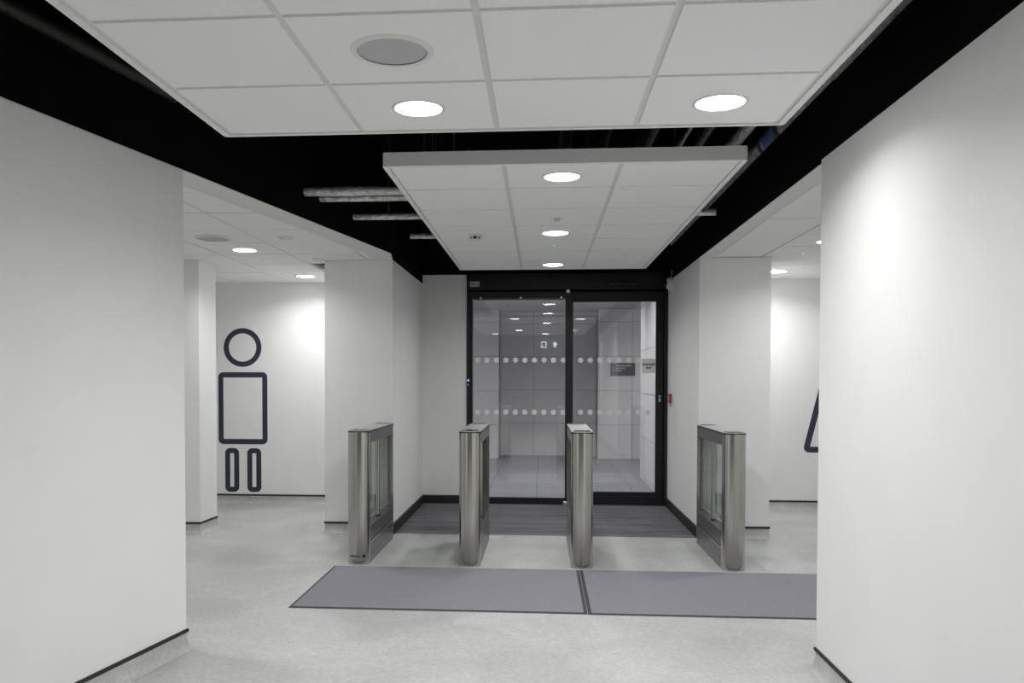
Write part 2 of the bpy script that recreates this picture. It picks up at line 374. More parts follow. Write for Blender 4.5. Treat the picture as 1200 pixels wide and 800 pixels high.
def clipR(p):
    p = clip(p, -1, 0, -1.49); p = clip(p, 0, 1, BKY) if p else p
    p = clip(p, 1, 0, 4.4) if p else p
    return clip(p, 0, -1, -3.92) if p else p
side_ceiling('ceiling', clipR, [(1.373, 4.171), (1.49, 4.171), (1.49, 7.66), (1.373, 7.66)],
             [1.908 + .6 * k for k in range(-1, 5)], [5.195 + .6 * k for k in range(-3, 8)], set(), [[(1.485, 4.0), (1.505, 4.0), (1.505, 7.56), (1.485, 7.56)]])

# coved skirting with black cap strip; alcove skirting is solid black
COVE = [(0, .094), (.003, .094), (.004, .05), (.009, .028), (.02, .011), (.04, .001), (0, .001)]
CAPS = [(0, .089), (.007, .089), (.010, .098), (.007, .107), (0, .107)]
def cove(name, path):
    o = struct(link(name, sweep_me(path, COVE), FLOOR, smooth=True))
    link('cap_strip', sweep_me(path, CAPS), CAP, o)
cove('baseboard_left', [(xl(YEND), YEND), (xl(4.22), 4.22), (xl(4.22) - .14, 4.246)])
cove('baseboard_right', [(1.46, 4.17), (1.325, 4.17), (1.325, YEND)])
cove('baseboard_block_left', [(-1.955, BKY), (-1.955, 7.52), (ALX + .004, 7.52)])
cove('baseboard_block_right', [(ARX - .004, 7.57), (1.99, 7.57), (1.99, BKY)])
cove('baseboard_back_left', [(-4.38, BKY), (-1.955, BKY)])
cove('baseboard_back_right', [(1.99, BKY), (4.4, BKY)])
cove('baseboard_pillar_left', [(-4.38, 7.39), (-3.068, 7.39), (-3.05, 7.74)][::1])
BSK = [(0, 0.001), (.014, 0.001), (.014, .088), (.010, .098), (0, .098)]
struct(link('baseboard_recess_left', sweep_me([(ALX, 7.50), (ALX, DY), (-.835, DY)], BSK), SKIRT))
struct(link('baseboard_recess_right', sweep_me([(ARX, DY), (ARX, 7.55)], BSK), SKIRT))

# ------------------------------------------------------------------ lobby beyond the door
LB = 2.62
lf = struct(box('floor', LGROUT, None, -3.2, 3.2, 9.6, 16.0, -.12, -.004))
tile_me = box_me(-.297, .297, -.297, .297, -.004, 0)
for i in range(-5, 5):
    for j in range(10):
        if -3.1 < .3 + .6 * i - .06 < 3.1: link('tile', tile_me, LFLOOR, lf, (.24 + .6 * i, 10.0 + .6 * j, 0))
def panel_wall(name, a, b, thick, z1, pw, ph):
    """panelled wall whose face runs a->b (room on the right hand side)"""
    a, b = Vector(a), Vector(b); d = (b - a).normalized(); n = Vector((d.y, -d.x)); L = (b - a).length
    q = [a - n * .012, b - n * .012, b - n * thick, a - n * thick]
    o = struct(prism(name, LJOINT, None, [(v.x, v.y) for v in q], 0, z1))
    ang = math.atan2(d.y, d.x); cache = {}
    s = 0.0
    while s < L - .02:
        e = min(L, s + pw); z = 0.0
        while z < z1 - .02:
            t = min(z1, z + ph); key = (round(e - s, 3), round(t - z, 3))
            if key not in cache: cache[key] = box_me(.004, e - s - .004, 0, .012, .004, t - z - .004)
            p = link('panel', cache[key], LWALL, o); p.location = (a.x + d.x * s, a.y + d.y * s, z); p.rotation_euler = (0, 0, ang)
            p.location = (p.location.x, p.location.y, z)
            z += ph
        s += pw
    return o
panel_wall('wall_lobby_right', (1.39, 12.1), (1.39, 9.64), .2, LB, .62, .6)
panel_wall('wall_lobby_back_right', (.97, 14.9), (3.1, 14.9), .2, LB, .6, .6)
panel_wall('wall_lobby_back', (-.75, 15.5), (.97, 15.5), .2, LB, .6, .6)
panel_wall('wall_lobby_back_left', (-3.1, 14.87), (-.75, 14.87), .2, LB, .6, .6)
panel_wall('wall_lobby_left', (-1.3, 9.64), (-1.3, 11.6), .2, LB, .65, .6)
struct(box('wall_lobby_return_right', LWALL, None, .97, 1.1, 14.93, 15.5, 0, LB))
struct(box('wall_lobby_return_left', LWALL, None, -.86, -.75, 14.93, 15.5, 0, LB))
struct(box('wall_lobby_far_right', LWALL, None, 3.1, 3.2, 9.62, 15.1, 0, LB))
struct(box('wall_lobby_far_left', LWALL, None, -3.2, -3.1, 9.62, 15.1, 0, LB))
struct(box('wall_lobby_side_right', LWALL, None, 1.6, 3.15, 12.0, 12.1, 0, LB))
struct(box('wall_lobby_side_left', LWALL, None, -3.15, -1.51, 11.5, 11.6, 0, LB))
struct(box('ceiling', LCEIL, None, -3.2, 3.2, 9.62, 16, LB, LB + .1))

# ------------------------------------------------------------------ automatic door
door = struct(thing('door_1', (0, DY, 0)))
XL, XM, XR = -.835, .30, 1.375
fr = box('door_frame', FRAME, door, XL, XL + .035, -.02, .12, 0, 2.56, bev=.003)
box('door_frame', FRAME, door, XR - .035, XR, -.02, .12, 0, 2.56, bev=.003)
hd = box('header', FRAMEDK, door, XL + .035, XR - .035, -.06, .10, 2.385, 2.562, bev=.004)
box('header_groove', BLACK, hd, XL + .035, XR - .035, -.045, .06, 2.365, 2.386)
box('header_lip', FRAME, hd, XL + .035, XR - .035, -.068, -.055, 2.39, 2.402)
box('sensor_bar', GATEBLACK, hd, .72, 1.02, -.09, -.06, 2.43, 2.468, bev=.008)
st = box('rating_plate', STICKER, hd, -.795, -.69, -.063, -.06, 2.418, 2.476)
box('printed_line', INK, st, -.782, -.74, -.0636, -.063, 2.438, 2.446); box('printed_line', INK, st, -.782, -.735, -.0636, -.063, 2.456, 2.462)
box('printed_square', RED, st, -.715, -.70, -.0636, -.063, 2.45, 2.466); box('printed_square', INK, st, -.718, -.70, -.0636, -.063, 2.424, 2.44)
dot_me = bpy.data.meshes.new('dot'); 
dot_me = lathe_me([(0, 0), (.029, 0), (.029, .0012), (0, .0012)], 20); dot_me.transform(Matrix.Rotation(math.pi / 2, 4, 'X'))
# left leaf: slim glazed screen
lf1 = thing('fixed_leaf', (0, 0, 0)); lf1.parent = door
box('glass_pane', GLASS, lf1, -.765, .262, .015, .027, .075, 2.30)
box('bottom_rail', FRAME, lf1, -.80, .262, .0, .045, .004, .078, bev=.003)
box('top_rail', FRAME, lf1, -.80, .335, .0, .045, 2.292, 2.368, bev=.003)
box('stile', FRAME, lf1, .258, .342, -.004, .045, .004, 2.30, bev=.003)
box('edge_strip', GLASSEDGE, lf1, -.772, -.764, .012, .03, .075, 2.30)
box('edge_strip', FRAME, lf1, -.80, -.772, .0, .045, .075, 2.30)
for x in (-.68, -.235, .212):
    t = lathe_me([(0, .006), (.010, .006), (.013, 0), (0, 0)], 14); t.transform(Matrix.Rotation(math.pi / 2, 4, 'X')); link('clamp_cap', t, SILVER, lf1, (x, -.001, 2.302))
for z in (1.61, 1.031):
    for k in range(10): link('dot', dot_me, DOT, lf1, (-.717 + k * .1058, .0145, z))
# right leaf: framed sliding leaf
lf2 = thing('sliding_leaf', (0, 0, 0)); lf2.parent = door
box('glass_pane', GLASS, lf2, .338, 1.26, .075, .087, .14, 2.262)
box('bottom_rail', FRAME, lf2, .338, 1.34, .05, .105, .006, .145, bev=.003)
box('top_rail', FRAME, lf2, .338, 1.34, .05, .105, 2.255, 2.37, bev=.003)
box('stile', FRAME, lf2, 1.256, 1.338, .05, .105, .14, 2.26, bev=.003)
box('stile', FRAME, lf2, .30, .345, .05, .105, .006, 2.37, bev=.003)
for z in (1.61, 1.031):
    for k in range(9):
        if z > 1.2 and k > 6 or k > 7: continue
        link('dot', dot_me, DOT, lf2, (.431 + k * .1058, .0745, z))
lk = box('lock_plate', SILVER, lf2, 1.285, 1.311, .044, .05, 1.15, 1.222, bev=.002)
k_ = lathe_me([(0, .004), (.008, .004), (.008, 0), (0, 0)], 12); k_.transform(Matrix.Rotation(math.pi / 2, 4, 'X')); link('lock_cylinder', k_, INK, lk, (1.298, .044, 1.195))
# star shaped catch, foot guide, key switch
star = []
for k in range(10):
    r = .026 if k % 2 == 0 else .014; star.append((r * math.sin(math.pi * k / 5), r * math.cos(math.pi * k / 5)))
s_ = link('catch', outline_me(star, None, .012), SILVER, door, (.285, -.062, 2.362))
box('foot_guide', SILVER, door, .235, .285, -.03, .0, .004, .045, bev=.006)
ks = thing('key_switch', (0, 0, 0)); ks.parent = door
box('switch_plate', GATEBLACK, ks, XL + .004, XL + .032, -.03, -.02, 1.30, 1.42, bev=.004)
for z, mt in ((1.385, BLUELED), (1.335, SILVER)):
    t = lathe_me([(0, .005), (.009, .005), (.011, 0), (0, 0)], 16); t.transform(Matrix.Rotation(math.pi / 2, 4, 'X')); link('led' if mt is BLUELED else 'key_barrel', t, mt, ks, (XL + .018, -.03, z))
box('threshold', STRIPALU, door, XL, XR, -.02, .2, -.004, .004)

# paper notice on the sliding leaf
an = thing('door_notice', (1.18, DY + .0735, 1.467), 'white notice reading Automatic door stuck on the glass of the framed leaf', 'sign')
box('paper', PAPER, an, -.078, .078, -.001, .001, 0, .158)
for txt, z in (('Automatic', .098), ('door', .062)):
    me = text_me(txt, .033, .0009); me.transform(Matrix.Diagonal((1, 1.3, 1, 1))); me.transform(UPRIGHT); link('lettering', me, INK, an, (0, -.0018, z))
# wayfinding sign on the lobby's back wall
wf = thing('wayfinding_sign', (1.405, 14.888, 1.44), 'dark blue wayfinding sign with white lettering on the wall beyond the glass door', 'sign')
box('sign_board', SIGNBLUE, wf, -.21, .21, -.012, .014, .02, .24)
for txt, z, x in (('changing places', .195, -.125), ('\u2191', .195, .10), ('\u2191', .195, .125), ('wellbeing', .152, -.125), ('toilets', .108, -.125)):
    me = text_me(txt, .044, .0004, 'LEFT'); me.transform(UPRIGHT); link('lettering', me, WHITEINK, wf, (x, -.0135, z))
for z in (.152, .108):
    me = text_me('\u2190', .04, .0004, 'LEFT'); me.transform(UPRIGHT); link('arrow', me, WHITEINK, wf, (-.185, -.0135, z))
me = text_me('\u2192', .04, .0004, 'LEFT'); me.transform(UPRIGHT); link('arrow', me, WHITEINK, wf, (.15, -.0135, .108))

# ------------------------------------------------------------------ ribbed entrance matting
em = thing('entrance_matting', (0, 0, 0), 'dark grey ribbed entrance matting in the recess before the glass door', 'matting')
x0, x1, y0, y1 = ALX + .016, ARX - .016, 7.565, DY - .022
box('matting_frame', RUBBER, em, x0, x1, y0, y1, .0, .002)
bmC = bmesh.new(); bmA = bmesh.new(); y = y0 + .006; k = 0
while y < y1 - .03:
    bm_box(bmC, x0 + .004, x1 - .004, y, y + .024, .001, .0085 + random.uniform(-.0012, .0012)); bm_box(bmA, x0 + .004, x1 - .004, y + .0255, y + .0305, .001, .0075)
    y += .032; k += 1
o = link('carpet_strip', done(bmC), STRIP, em); o['kind'] = 'stuff'
o = link('metal_bar', done(bmA), STRIPALU, em); o['kind'] = 'stuff'
box('edge_trim', STRIPALU, em, x0, x1, y0 - .004, y0 + .004, 0, .009)

# two loose mats
def floor_mat_thing(x0, x1, y0, y1, skew, label):
    t = thing('floor_mat', ((x0 + x1) / 2, (y0 + y1) / 2, 0), label, 'mat', 'loose carpet mats before the gates', rz=skew)
    hx, hy = (x1 - x0) / 2, (y1 - y0) / 2
    bm = bmesh.new(); b_ = .022
    lo = [(-hx, -hy), (hx, -hy), (hx, hy), (-hx, hy)]; hi = [(-hx + b_, -hy + b_), (hx - b_, -hy + b_), (hx - b_, hy - b_), (-hx + b_, hy - b_)]
    va = [bm.verts.new((x, y, 0)) for x, y in lo]; vb = [bm.verts.new((x, y, .004)) for x, y in hi]
    for i in range(4): bm.faces.new((va[i], va[(i + 1) % 4], vb[(i + 1) % 4], vb[i]))
    bm.faces.new(vb); bm.faces.new(va[::-1])
    link('rubber_border', done(bm), RUBBER, t)
    box('carpet_pile', MAT, t, -hx + b_, hx - b_, -hy + b_, hy - b_, .003, .0075, bev=.002)
    return t
floor_mat_thing(-1.545, .277, 5.036, 6.205, 0.0, 'grey carpet mat with dark rubber edge lying before the gate with black lettering')
floor_mat_thing(.279, 2.10, 5.03, 6.215, 0.0, 'grey carpet mat with dark edge running behind the wall that hides the dress figure')

# ------------------------------------------------------------------ speed gates
GW, GL, GH = .163, 1.145, 1.012
def dplan(w, l, d, n=10):
    """plan outline with bowed ends; front end at y=0, back at y=l"""
    a = w / 2; pts = []
    for k in range(n + 1):
        t = -math.pi / 2 + math.pi * k / n; pts.append((a * math.sin(t), d - d * abs(math.cos(t))))
    for k in range(n + 1):
        t = math.pi / 2 - math.pi * k / n; pts.append((a * math.sin(t), l - d + d * abs(math.cos(t))))
    return pts
def postplan(w, l, d, n=14):
    a = w / 2; pts = []
    for k in range(n + 1):
        t = -math.pi / 2 + math.pi * k / n; pts.append((a * math.sin(t), d - d * abs(math.cos(t))))
    return pts + [(a, l), (-a, l)]
meshes = {}
meshes['post'] = prism_me(postplan(GW, .085, .058), 0, 1.0)
for p in meshes['post'].polygons: p.use_smooth = True
meshes['post'].set_sharp_from_angle(angle=math.radians(32))
a = GW / 2 - .002
meshes['top_rail'] = box_me(-a, a, .08, GL - .08, .915, 1.0, bev=.002)
meshes['cap_seal'] = prism_me(dplan(GW + .004, GL + .004, .059), .9975, 1.0065)
meshes['cap_plate'] = prism_me(dplan(GW - .002, GL - .004, .058), 1.006, 1.0125)
meshes['plinth'] = box_me(-a, a, .08, GL - .08, 0, .160, bev=.002)
meshes['groove'] = box_me(-a + .008, a - .008, .08, GL - .08, .158, .172)
meshes['lip'] = box_me(-a - .0012, a + .0012, .082, GL - .082, .1545, .1605)
meshes['upper_plinth'] = box_me(-a, a, .08, GL - .08, .170, .28, bev=.002)
meshes['pole'] = tube_me([(0, 0, .28), (0, 0, .915)], .0145, 20)
for p in meshes['pole'].polygons: p.use_smooth = True
meshes['pole'].set_sharp_from_angle(angle=math.radians(40))
meshes['pole_foot'] = lathe_me([(0, 0), (.0185, 0), (.0185, .010), (.016, .012), (0, .012)], 20)
meshes['glass_pane'] = box_me(-.005, .005, .09, .565, .285, .896); meshes['glass_edge'] = box_me(-.0054, .0054, .09, .565, .8955, .905)
meshes['wing_panel'] = box_me(-.006, .006, .595, 1.05, .30, .895); meshes['wing_edge'] = box_me(-.0075, .0075, .80, .812, .29, .905)
meshes['hinge'] = box_me(-.014, .014, .775, .825, .872, .915, bev=.003); meshes['hinge_foot'] = box_me(-.014, .014, .61, .65, .28, .325, bev=.003)
meshes['glass_channel'] = box_me(-.013, .013, .09, 1.055, .279, .290, bev=.002)
meshes['top_channel'] = box_me(-.013, .013, .595, 1.055, .888, .916, bev=.002)
meshes['reader'] = prism_me(rounded([(-.062, .03), (.062, .03), (.062, .15), (-.062, .15)], .022), 1.0122, 1.0155)
meshes['sensor_cover'] = prism_me([(x * .066, GL - .10 + z * .062) for x, z in circle(0, 0, 1, 28)], 1.0122, 1.0165)
def gate(x, label, sides=(-1, 1)):
    g = thing('speed_gate', (x, 6.247, 0), label, 'turnstile gate', 'speed gates across the entrance')
    fp = link('post', meshes['post'], STEEL, g)
    rp = link('post', meshes['post'], STEEL, g, (0, GL, 0)); rp.rotation_euler = (0, 0, math.pi)
    link('top_rail', meshes['top_rail'], STEELDARK, g); cs = link('cap_seal', meshes['cap_seal'], GATEBLACK, g)
    cp = link('cap_plate', meshes['cap_plate'], STEELTOP, g); link('card_reader', meshes['reader'], READER, cp); link('sensor_cover', meshes['sensor_cover'], STEELDARK, cp)
    pl = link('plinth', meshes['plinth'], STEELDARK, g); link('groove', meshes['groove'], GATEBLACK, pl); link('lip', meshes['lip'], SILVER, pl); link('upper_plinth', meshes['upper_plinth'], STEELDARK, g)
    for sx in sides:
        po = link('pole', meshes['pole'], STEEL, g, (sx * .044, .583, 0)); link('pole_foot', meshes['pole_foot'], GATEBLACK, po, (0, 0, .279))
    link('glass_channel', meshes['glass_channel'], SILVER, g); link('glass_channel', meshes['top_channel'], STEELDARK, g)
    gp = link('glass_pane', meshes['glass_pane'], GATEGLASS, g); link('glass_edge', meshes['glass_edge'], GLASSEDGE, gp)
    wp = link('wing_panel', meshes['wing_panel'], GATEGLASS, g); link('wing_edge', meshes['wing_edge'], GATEBLACK, wp); link('hinge', meshes['hinge'], GATEBLACK, wp); link('hinge', meshes['hinge_foot'], SILVER, wp)
    return g, fp
g1, fp1 = gate(-1.379, 'stainless steel speed gate with black lettering low on its front post', (1,))
gate(-.534, 'stainless steel speed gate standing between the lettered gate and the mat seam gate')
gate(.300, 'stainless steel speed gate standing at the seam between the two floor mats')
gate(1.405, 'stainless steel speed gate bounding the widest lane, before the block with the red call point', (-1,))
def wrap(me, x, z):
    for v in me.vertices:
        vx = v.co.x + x; vz = v.co.y + z; s = max(-1, min(1, vx / (GW / 2))); c = math.sqrt(1 - s * s)
        v.co = Vector((vx, .058 - .058 * c - .0006 - max(0, v.co.z), vz))
    return me
link('lettering', wrap(text_me('fastlane', .026, .0003, 'LEFT'), -.058, .066), INK, fp1)
sq = bmesh.new(); bmesh.ops.create_grid(sq, x_segments=6, y_segments=1, size=.011); link('logo_square', wrap(done(sq), .046, .066), INK, fp1)

# ------------------------------------------------------------------ ceiling rafts
ZC = 2.496
def raft(x0, x1, y0, y1, xs, ys, label, hangers):
    r = thing('ceiling_raft', (0, 0, 0), label, 'ceiling panel', 'white tiled ceiling rafts')
    bm = bmesh.new()
    out = rounded([(x0, y0), (x1, y0), (x1, y1), (x0, y1)], .02, 5); inn = inset([(x0, y0), (x1, y0), (x1, y1), (x0, y1)], .028)
    def loop(p, z): return [bm.verts.new((a_, b_, z)) for a_, b_ in p]
    es = []
    for p in (out, inn):
        vs = loop(p, ZC - .001); es += [bm.edges.new((vs[i], vs[(i + 1) % len(vs)])) for i in range(len(vs))]
    bmesh.ops.triangle_fill(bm, use_beauty=True, edges=es)
    e2 = bmesh.ops.extrude_face_region(bm, geom=list(bm.faces))
    for v in [q for q in e2['geom'] if isinstance(q, bmesh.types.BMVert)]: v.co.z += .071
    link('fascia', done(bm), RAFTRIM, r)
    box('backing_sheet', BLACK, r, x0 + .03, x1 - .03, y0 + .03, y1 - .03, ZC + .03, ZC + .04)
    cache = {}
    for i in range(len(xs) - 1):
        for j in range(len(ys) - 1):
            w_, d_ = xs[i + 1] - xs[i], ys[j + 1] - ys[j]; key = (round(w_, 3), round(d_, 3))
            if key not in cache: cache[key] = box_me(-w_ / 2 + .012, w_ / 2 - .012, -d_ / 2 + .012, d_ / 2 - .012, 0, .016, bev=.0015)
            link('tile', cache[key], TILE, r, ((xs[i] + xs[i + 1]) / 2, (ys[j] + ys[j + 1]) / 2, ZC))
    for x in xs: box('rail', RAIL, r, x - .013, x + .013, ys[0] - .012, ys[-1] + .012, ZC + .008, ZC + .03)
    for y in ys: box('rail', RAIL, r, xs[0] - .012, xs[-1] + .012, y - .013, y + .013, ZC + .0075, ZC + .028)
    for hx, hy in hangers: tube('hanger_wire', WIRE, r, [(hx, hy, ZC + .03), (hx, hy, SLAB)], .004, 6)
    return r
raft(-1.437, 1.037, -2.33, 3.772, [-1.4, -.8, -.2, .4, 1.0], [3.735 - .6 * k for k in range(10, -1, -1)], 'big white tiled ceiling raft holding the round grey speaker', [(-.6, 3.7), (.5, 3.7), (-.6, 1), (.5, 1)])
raft(-.825, 1.025, 4.345, 8.53, [-.8, -.2, .4, 1.0], [4.372] + [4.902 + .6 * k for k in range(7)], 'narrow white tiled ceiling raft hanging before the glass door with a smoke detector', [(-.62, 4.45), (-.47, 4.5), (.7, 4.6), (-.6, 7), (.7, 7)])

# ------------------------------------------------------------------ ceiling fittings
ring_me = lathe_me([(.094, -.001), (.097, -.004), (.108, -.003), (.110, .0005), (.094, .0005)], 44)
lens_me = lathe_me([(0, -.0028), (.090, -.0028), (.0945, -.001), (.0945, .0003), (0, .0003)], 44)
def downlight(x, y, z, label):
    t = thing('downlight', (x, y, z), label, 'light', 'round recessed downlights')
    link('trim_ring', ring_me, WHITEP, t, smooth=True); link('lens', lens_me, LENS, t)
    ld = bpy.data.lights.new('downlight_beam', 'AREA'); ld.shape = 'DISK'; ld.size = .18; ld.energy = WATT; ld.spread = SPREAD; ld.color = (1.0, .995, .985)
    lo = bpy.data.objects.new('beam', ld); C.objects.link(lo); lo.parent = t; lo.location = (0, 0, -.0045)
    return t
A = 'round recessed downlight in the big raft '
downlight(-.502, 3.432, ZC, A + 'on the tile next to the speaker tile')
downlight(.702, 3.447, ZC, A + 'in its corner tile nearest the blue-banded foil pipe')
for x, y, s in ((.1, 2.23, 'in its middle column behind the speaker'), (-.5, -.2, 'in the column of the speaker, far behind it'),
                (.7, -.2, 'on the foil pipe side, far behind the speaker'), (-1.1, -1.7, 'near its rear end along the diagonal wall'), (.1, -1.7, 'near its rear end in the middle column')):
    downlight(x, y, ZC, A + s)
downlight(.105, 4.64, ZC, 'round recessed downlight in the narrow raft, on its front row by the big raft')
downlight(.098, 6.412, ZC, 'round recessed downlight in the narrow raft, beside the smoke detector tile')
downlight(.104, 8.178, ZC, 'round recessed downlight in the narrow raft, on its last row by the glass door')
downlight(-2.46, 6.88, ZS, 'round recessed downlight beside the speaker in the side ceiling leading to the box-bodied figure')
downlight(-2.45, 8.66, ZS, 'round recessed downlight nearest the wall with the box-bodied figure')
downlight(2.215, 6.75, ZS, 'round recessed downlight half hidden by the wall that hides the dress figure')
downlight(2.31, 8.60, ZS, 'round recessed downlight nearest the wall with the dress figure')
downlight(-2.9, 4.6, ZS, 'recessed downlight hidden behind the diagonal wall, on the side of the box-bodied figure')
downlight(2.9, 4.9, ZS, 'recessed downlight wholly hidden behind the wall on the side of the dress figure')
downlight(2.4, 13.4, LB, 'unseen downlight added to light the lobby, in the bay with the blue sign')  # both bay lamps are added out of sight to light the lobby
downlight(-2.2, 13.2, LB, 'unseen downlight added to light the lobby, in the bay opposite the blue sign')

for x in (-.5, .7):  # extra lamps hidden above the door head, added to brighten the lobby
    for y in (10.6, 12.1):
        downlight(x, y, LB, 'unseen downlight added to brighten the lobby ' + ('by the door, ' if y < 11 else 'beyond the first, ') + ('on the panelled wall side' if x > 0 else 'away from the panelled wall'))

def speaker(x, y, z, label):
    t = thing('ceiling_speaker', (x, y, z), label, 'speaker', 'round ceiling speakers')
    link('bezel', lathe_me([(.116, -.0055), (.120, -.006), (.136, -.004), (.141, .0005), (.116, .0005)], 48), WHITEP, t, smooth=True)
    link('grille', lathe_me([(0, -.0045), (.10, -.004), (.114, -.003), (.1165, .0003), (0, .0003)], 48), GRILLE, t, smooth=True)
speaker(-.502, 2.828, ZC, 'round ceiling speaker with grey grille set in the big raft')
speaker(-2.49, 6.285, ZS, 'round ceiling speaker with grey grille set in the side ceiling near the box-bodied figure')
sd = thing('smoke_detector', (-.508, 6.45, ZC), 'small white smoke detector with dark slots under the narrow raft', 'smoke detector')
link('base', lathe_me([(0, .0005), (.058, .0005), (.058, -.010), (.050, -.014), (0, -.014)], 32), WHITEP, sd, smooth=True)
link('dark_chamber', lathe_me([(0, -.013), (.034, -.013), (.034, -.036), (0, -.036)], 24), INK, sd)
cap = link('cover', lathe_me([(0, -.034), (.038, -.034), (.036, -.042), (.012, -.046), (0, -.046)], 32), WHITEP, sd, smooth=True)
for k in range(6):
    a_ = math.pi / 6 + k * math.pi / 3; p = box_me(-.0045, .0045, .031, .045, -.036, -.012); q = link('rib', p, WHITEP, sd); q.rotation_euler = (0, 0, a_)
pr_ = thing('ceiling_sensor', (.101, 5.83, ZC), 'tiny grey dome sensor between two downlights under the narrow raft', 'sensor')
link('flange', lathe_me([(0, .0005), (.034, .0005), (.034, -.004), (.026, -.006), (0, -.006)], 24), WHITEP, pr_, smooth=True)
link('dome', lathe_me([(0, -.005), (.022, -.005), (.019, -.014), (.010, -.020), (0, -.022)], 24), GRILLE, pr_, smooth=True)
def led(x, y, z, label):
    t = thing('indicator_light', (x, y, z), label, 'indicator light', 'small green ceiling indicators')
    link('bezel', lathe_me([(.010, -.001), (.011, -.003), (.024, -.002), (.026, .0005), (.010, .0005)], 20), WHITEP, t, smooth=True)
    link('led', lathe_me([(0, -.007), (.006, -.006), (.0105, -.001), (0, -.001)], 14), GREENLED, t)
led(.095, 6.985, ZC, 'tiny green indicator in the narrow raft between the last two downlights')
led(-2.485, 7.47, ZS, 'tiny green indicator in the side ceiling leading to the box-bodied figure')
led(2.195, 7.36, ZS, 'tiny green indicator in the side ceiling leading to the dress figure')
def ringfit(x, y, label):
    t = thing('ceiling_vent', (x, y, ZS), label, 'vent', 'small round ceiling vents')
    link('outer_ring', lathe_me([(.040, -.002), (.045, -.012), (.058, -.008), (.062, .0005), (.040, .0005)], 32), WHITEP, t, smooth=True)
    link('centre_disc', lathe_me([(0, -.014), (.022, -.014), (.028, -.008), (.022, -.004), (0, -.004)], 32), WHITEP, t, smooth=True)
    link('throat', lathe_me([(0, .0003), (.041, .0003), (.041, -.002), (0, -.002)], 32), GRILLE, t)
ringfit(-1.925, 6.265, 'small round white vent in a side ceiling tile beside the plaster margin')
ringfit(-1.98, 7.42, 'small round white vent by the missing tile, against the wall block')

# ------------------------------------------------------------------ services in the black void
def pipe(name, pts, r, material, label, wob=0.0, seg=14, n=1):
    P = []
    for a_, b_ in zip(pts, pts[1:]):
        a_, b_ = Vector(a_), Vector(b_)
        for k in range(n): P.append(a_.lerp(b_, k / n))
    P.append(Vector(pts[-1]))
    me = tube_me(P, r, seg, wob); return tag(link(name, me, material, None, smooth=True), label, 'duct')
def hung(name, y, xa, xb, z, r, label, hangers):
    t = thing(name, (0, 0, 0), label, 'duct', 'foil wrapped ducts over the narrow raft')
    n = 40; P = [Vector((xa + (xb - xa) * k / n, y, z)) for k in range(n + 1)]
    link('foil_jacket', tube_me(P, r, 14, .06), FOIL, t, smooth=True)
    for hx in hangers: tube('hanger_rod', WIRE, t, [(hx, y, z + r * .9), (hx, y, SLAB)], .005, 6)
hung('foil_duct', 5.57, -1.61, .9, 2.645, .030, 'foil wrapped duct crossing first behind the front edge of the narrow raft', [-.7, .3])
hung('foil_duct', 5.80, -1.54, .9, 2.650, .026, 'foil wrapped duct running just behind and below the first crossing one', [-.75, .3])
hung('foil_duct', 6.37, -1.44, 1.27, 2.628, .024, 'thin foil wrapped duct crossing from bulkhead to bulkhead midway over the narrow raft', [-1.16, 1.0])
hung('foil_duct', 7.62, -1.19, .9, 2.69, .026, 'short foil wrapped duct crossing nearest the glass door', [-1.0, .3])
d = Vector((.188, 1, 0)).normalized(); off = Vector((1, -.188, 0)).normalized() * .06
p0 = Vector((xl(4.05), 4.05, 2.79)) + off; p1 = Vector((xl(-.7), -.7, 2.79)) + off
t = thing('black_pipe', (0, 0, 0), 'black painted pipe running along the black bulkhead above the diagonal wall', 'pipe')
link('pipe_body', tube_me([p1, p0], .036, 18), BLACKPIPE, t, smooth=True); link('end_cap', tube_me([p0, p0 + d * .012], .04, 18), WIRE, t, smooth=True)
for yy in (-.4, 1, 2.5):
    q = Vector((xl(yy), yy, 2.79)) + off; tube('hanger_rod', BLACK, t, [q, (q.x, q.y, SLAB)], .006, 6)
rp = thing('foil_pipe', (0, 0, 0), 'long foil lagged pipe on top of the black bulkhead with a blue tape band', 'pipe')
n = 120; link('foil_jacket', tube_me([(1.43 + random.uniform(-.004, .004), -.7 + 10 * k / n, 2.882) for k in range(n + 1)], .068, 16, .05), FOIL, rp, smooth=True)
link('blue_band', tube_me([(1.43, 5.20, 2.882), (1.43, 5.42, 2.882)], .076, 18), BLUETAPE, rp, smooth=True)
for yy in (5.10, 5.46): link('clamp_band', tube_me([(1.43, yy, 2.882), (1.43, yy + .05, 2.882)], .079, 18), WIRE, rp, smooth=True)
for yy in (1, 3.6, 6.0, 8.2): tube('hanger_rod', WIRE, rp, [(1.43, yy, 2.94), (1.43, yy, SLAB)], .006, 6)
def along(name, x, z, r, material, label, y0=2.0, y1=9.2):
    t = thing(name, (0, 0, 0), label, 'pipe', 'pipes running above the rafts')
    n = 40; link('pipe_body', tube_me([(x, y0 + (y1 - y0) * k / n, z) for k in range(n + 1)], r, 14, .04 if material is FOIL else .01), material, t, smooth=True)
    for yy in (4.9, 7.5): tube('hanger_rod', WIRE, t, [(x, yy, z + r * .9), (x, yy, SLAB)], .005, 6)
along('foil_pipe', 1.24, 2.93, .040, FOIL, 'foil lagged pipe above the rafts next to the bulkhead pipe')
along('foil_pipe', .93, 2.99, .016, FOIL, 'thin bright foil lagged pipe above the rafts')
along('service_pipe', .70, 3.02, .05, DARKPIPE, 'thick dark grey pipe above the rafts beside the thin bright pipe')
along('service_pipe', .42, 3.03, .035, DARKPIPE, 'dark grey pipe above the rafts second from the thin bright pipe')
along('service_pipe', .16, 3.05, .045, DARKPIPE, 'dark grey pipe above the rafts third from the thin bright pipe')
along('service_pipe', 1.08, 3.03, .03, DARKPIPE, 'slim dark grey pipe above the rafts between the foil pipes')

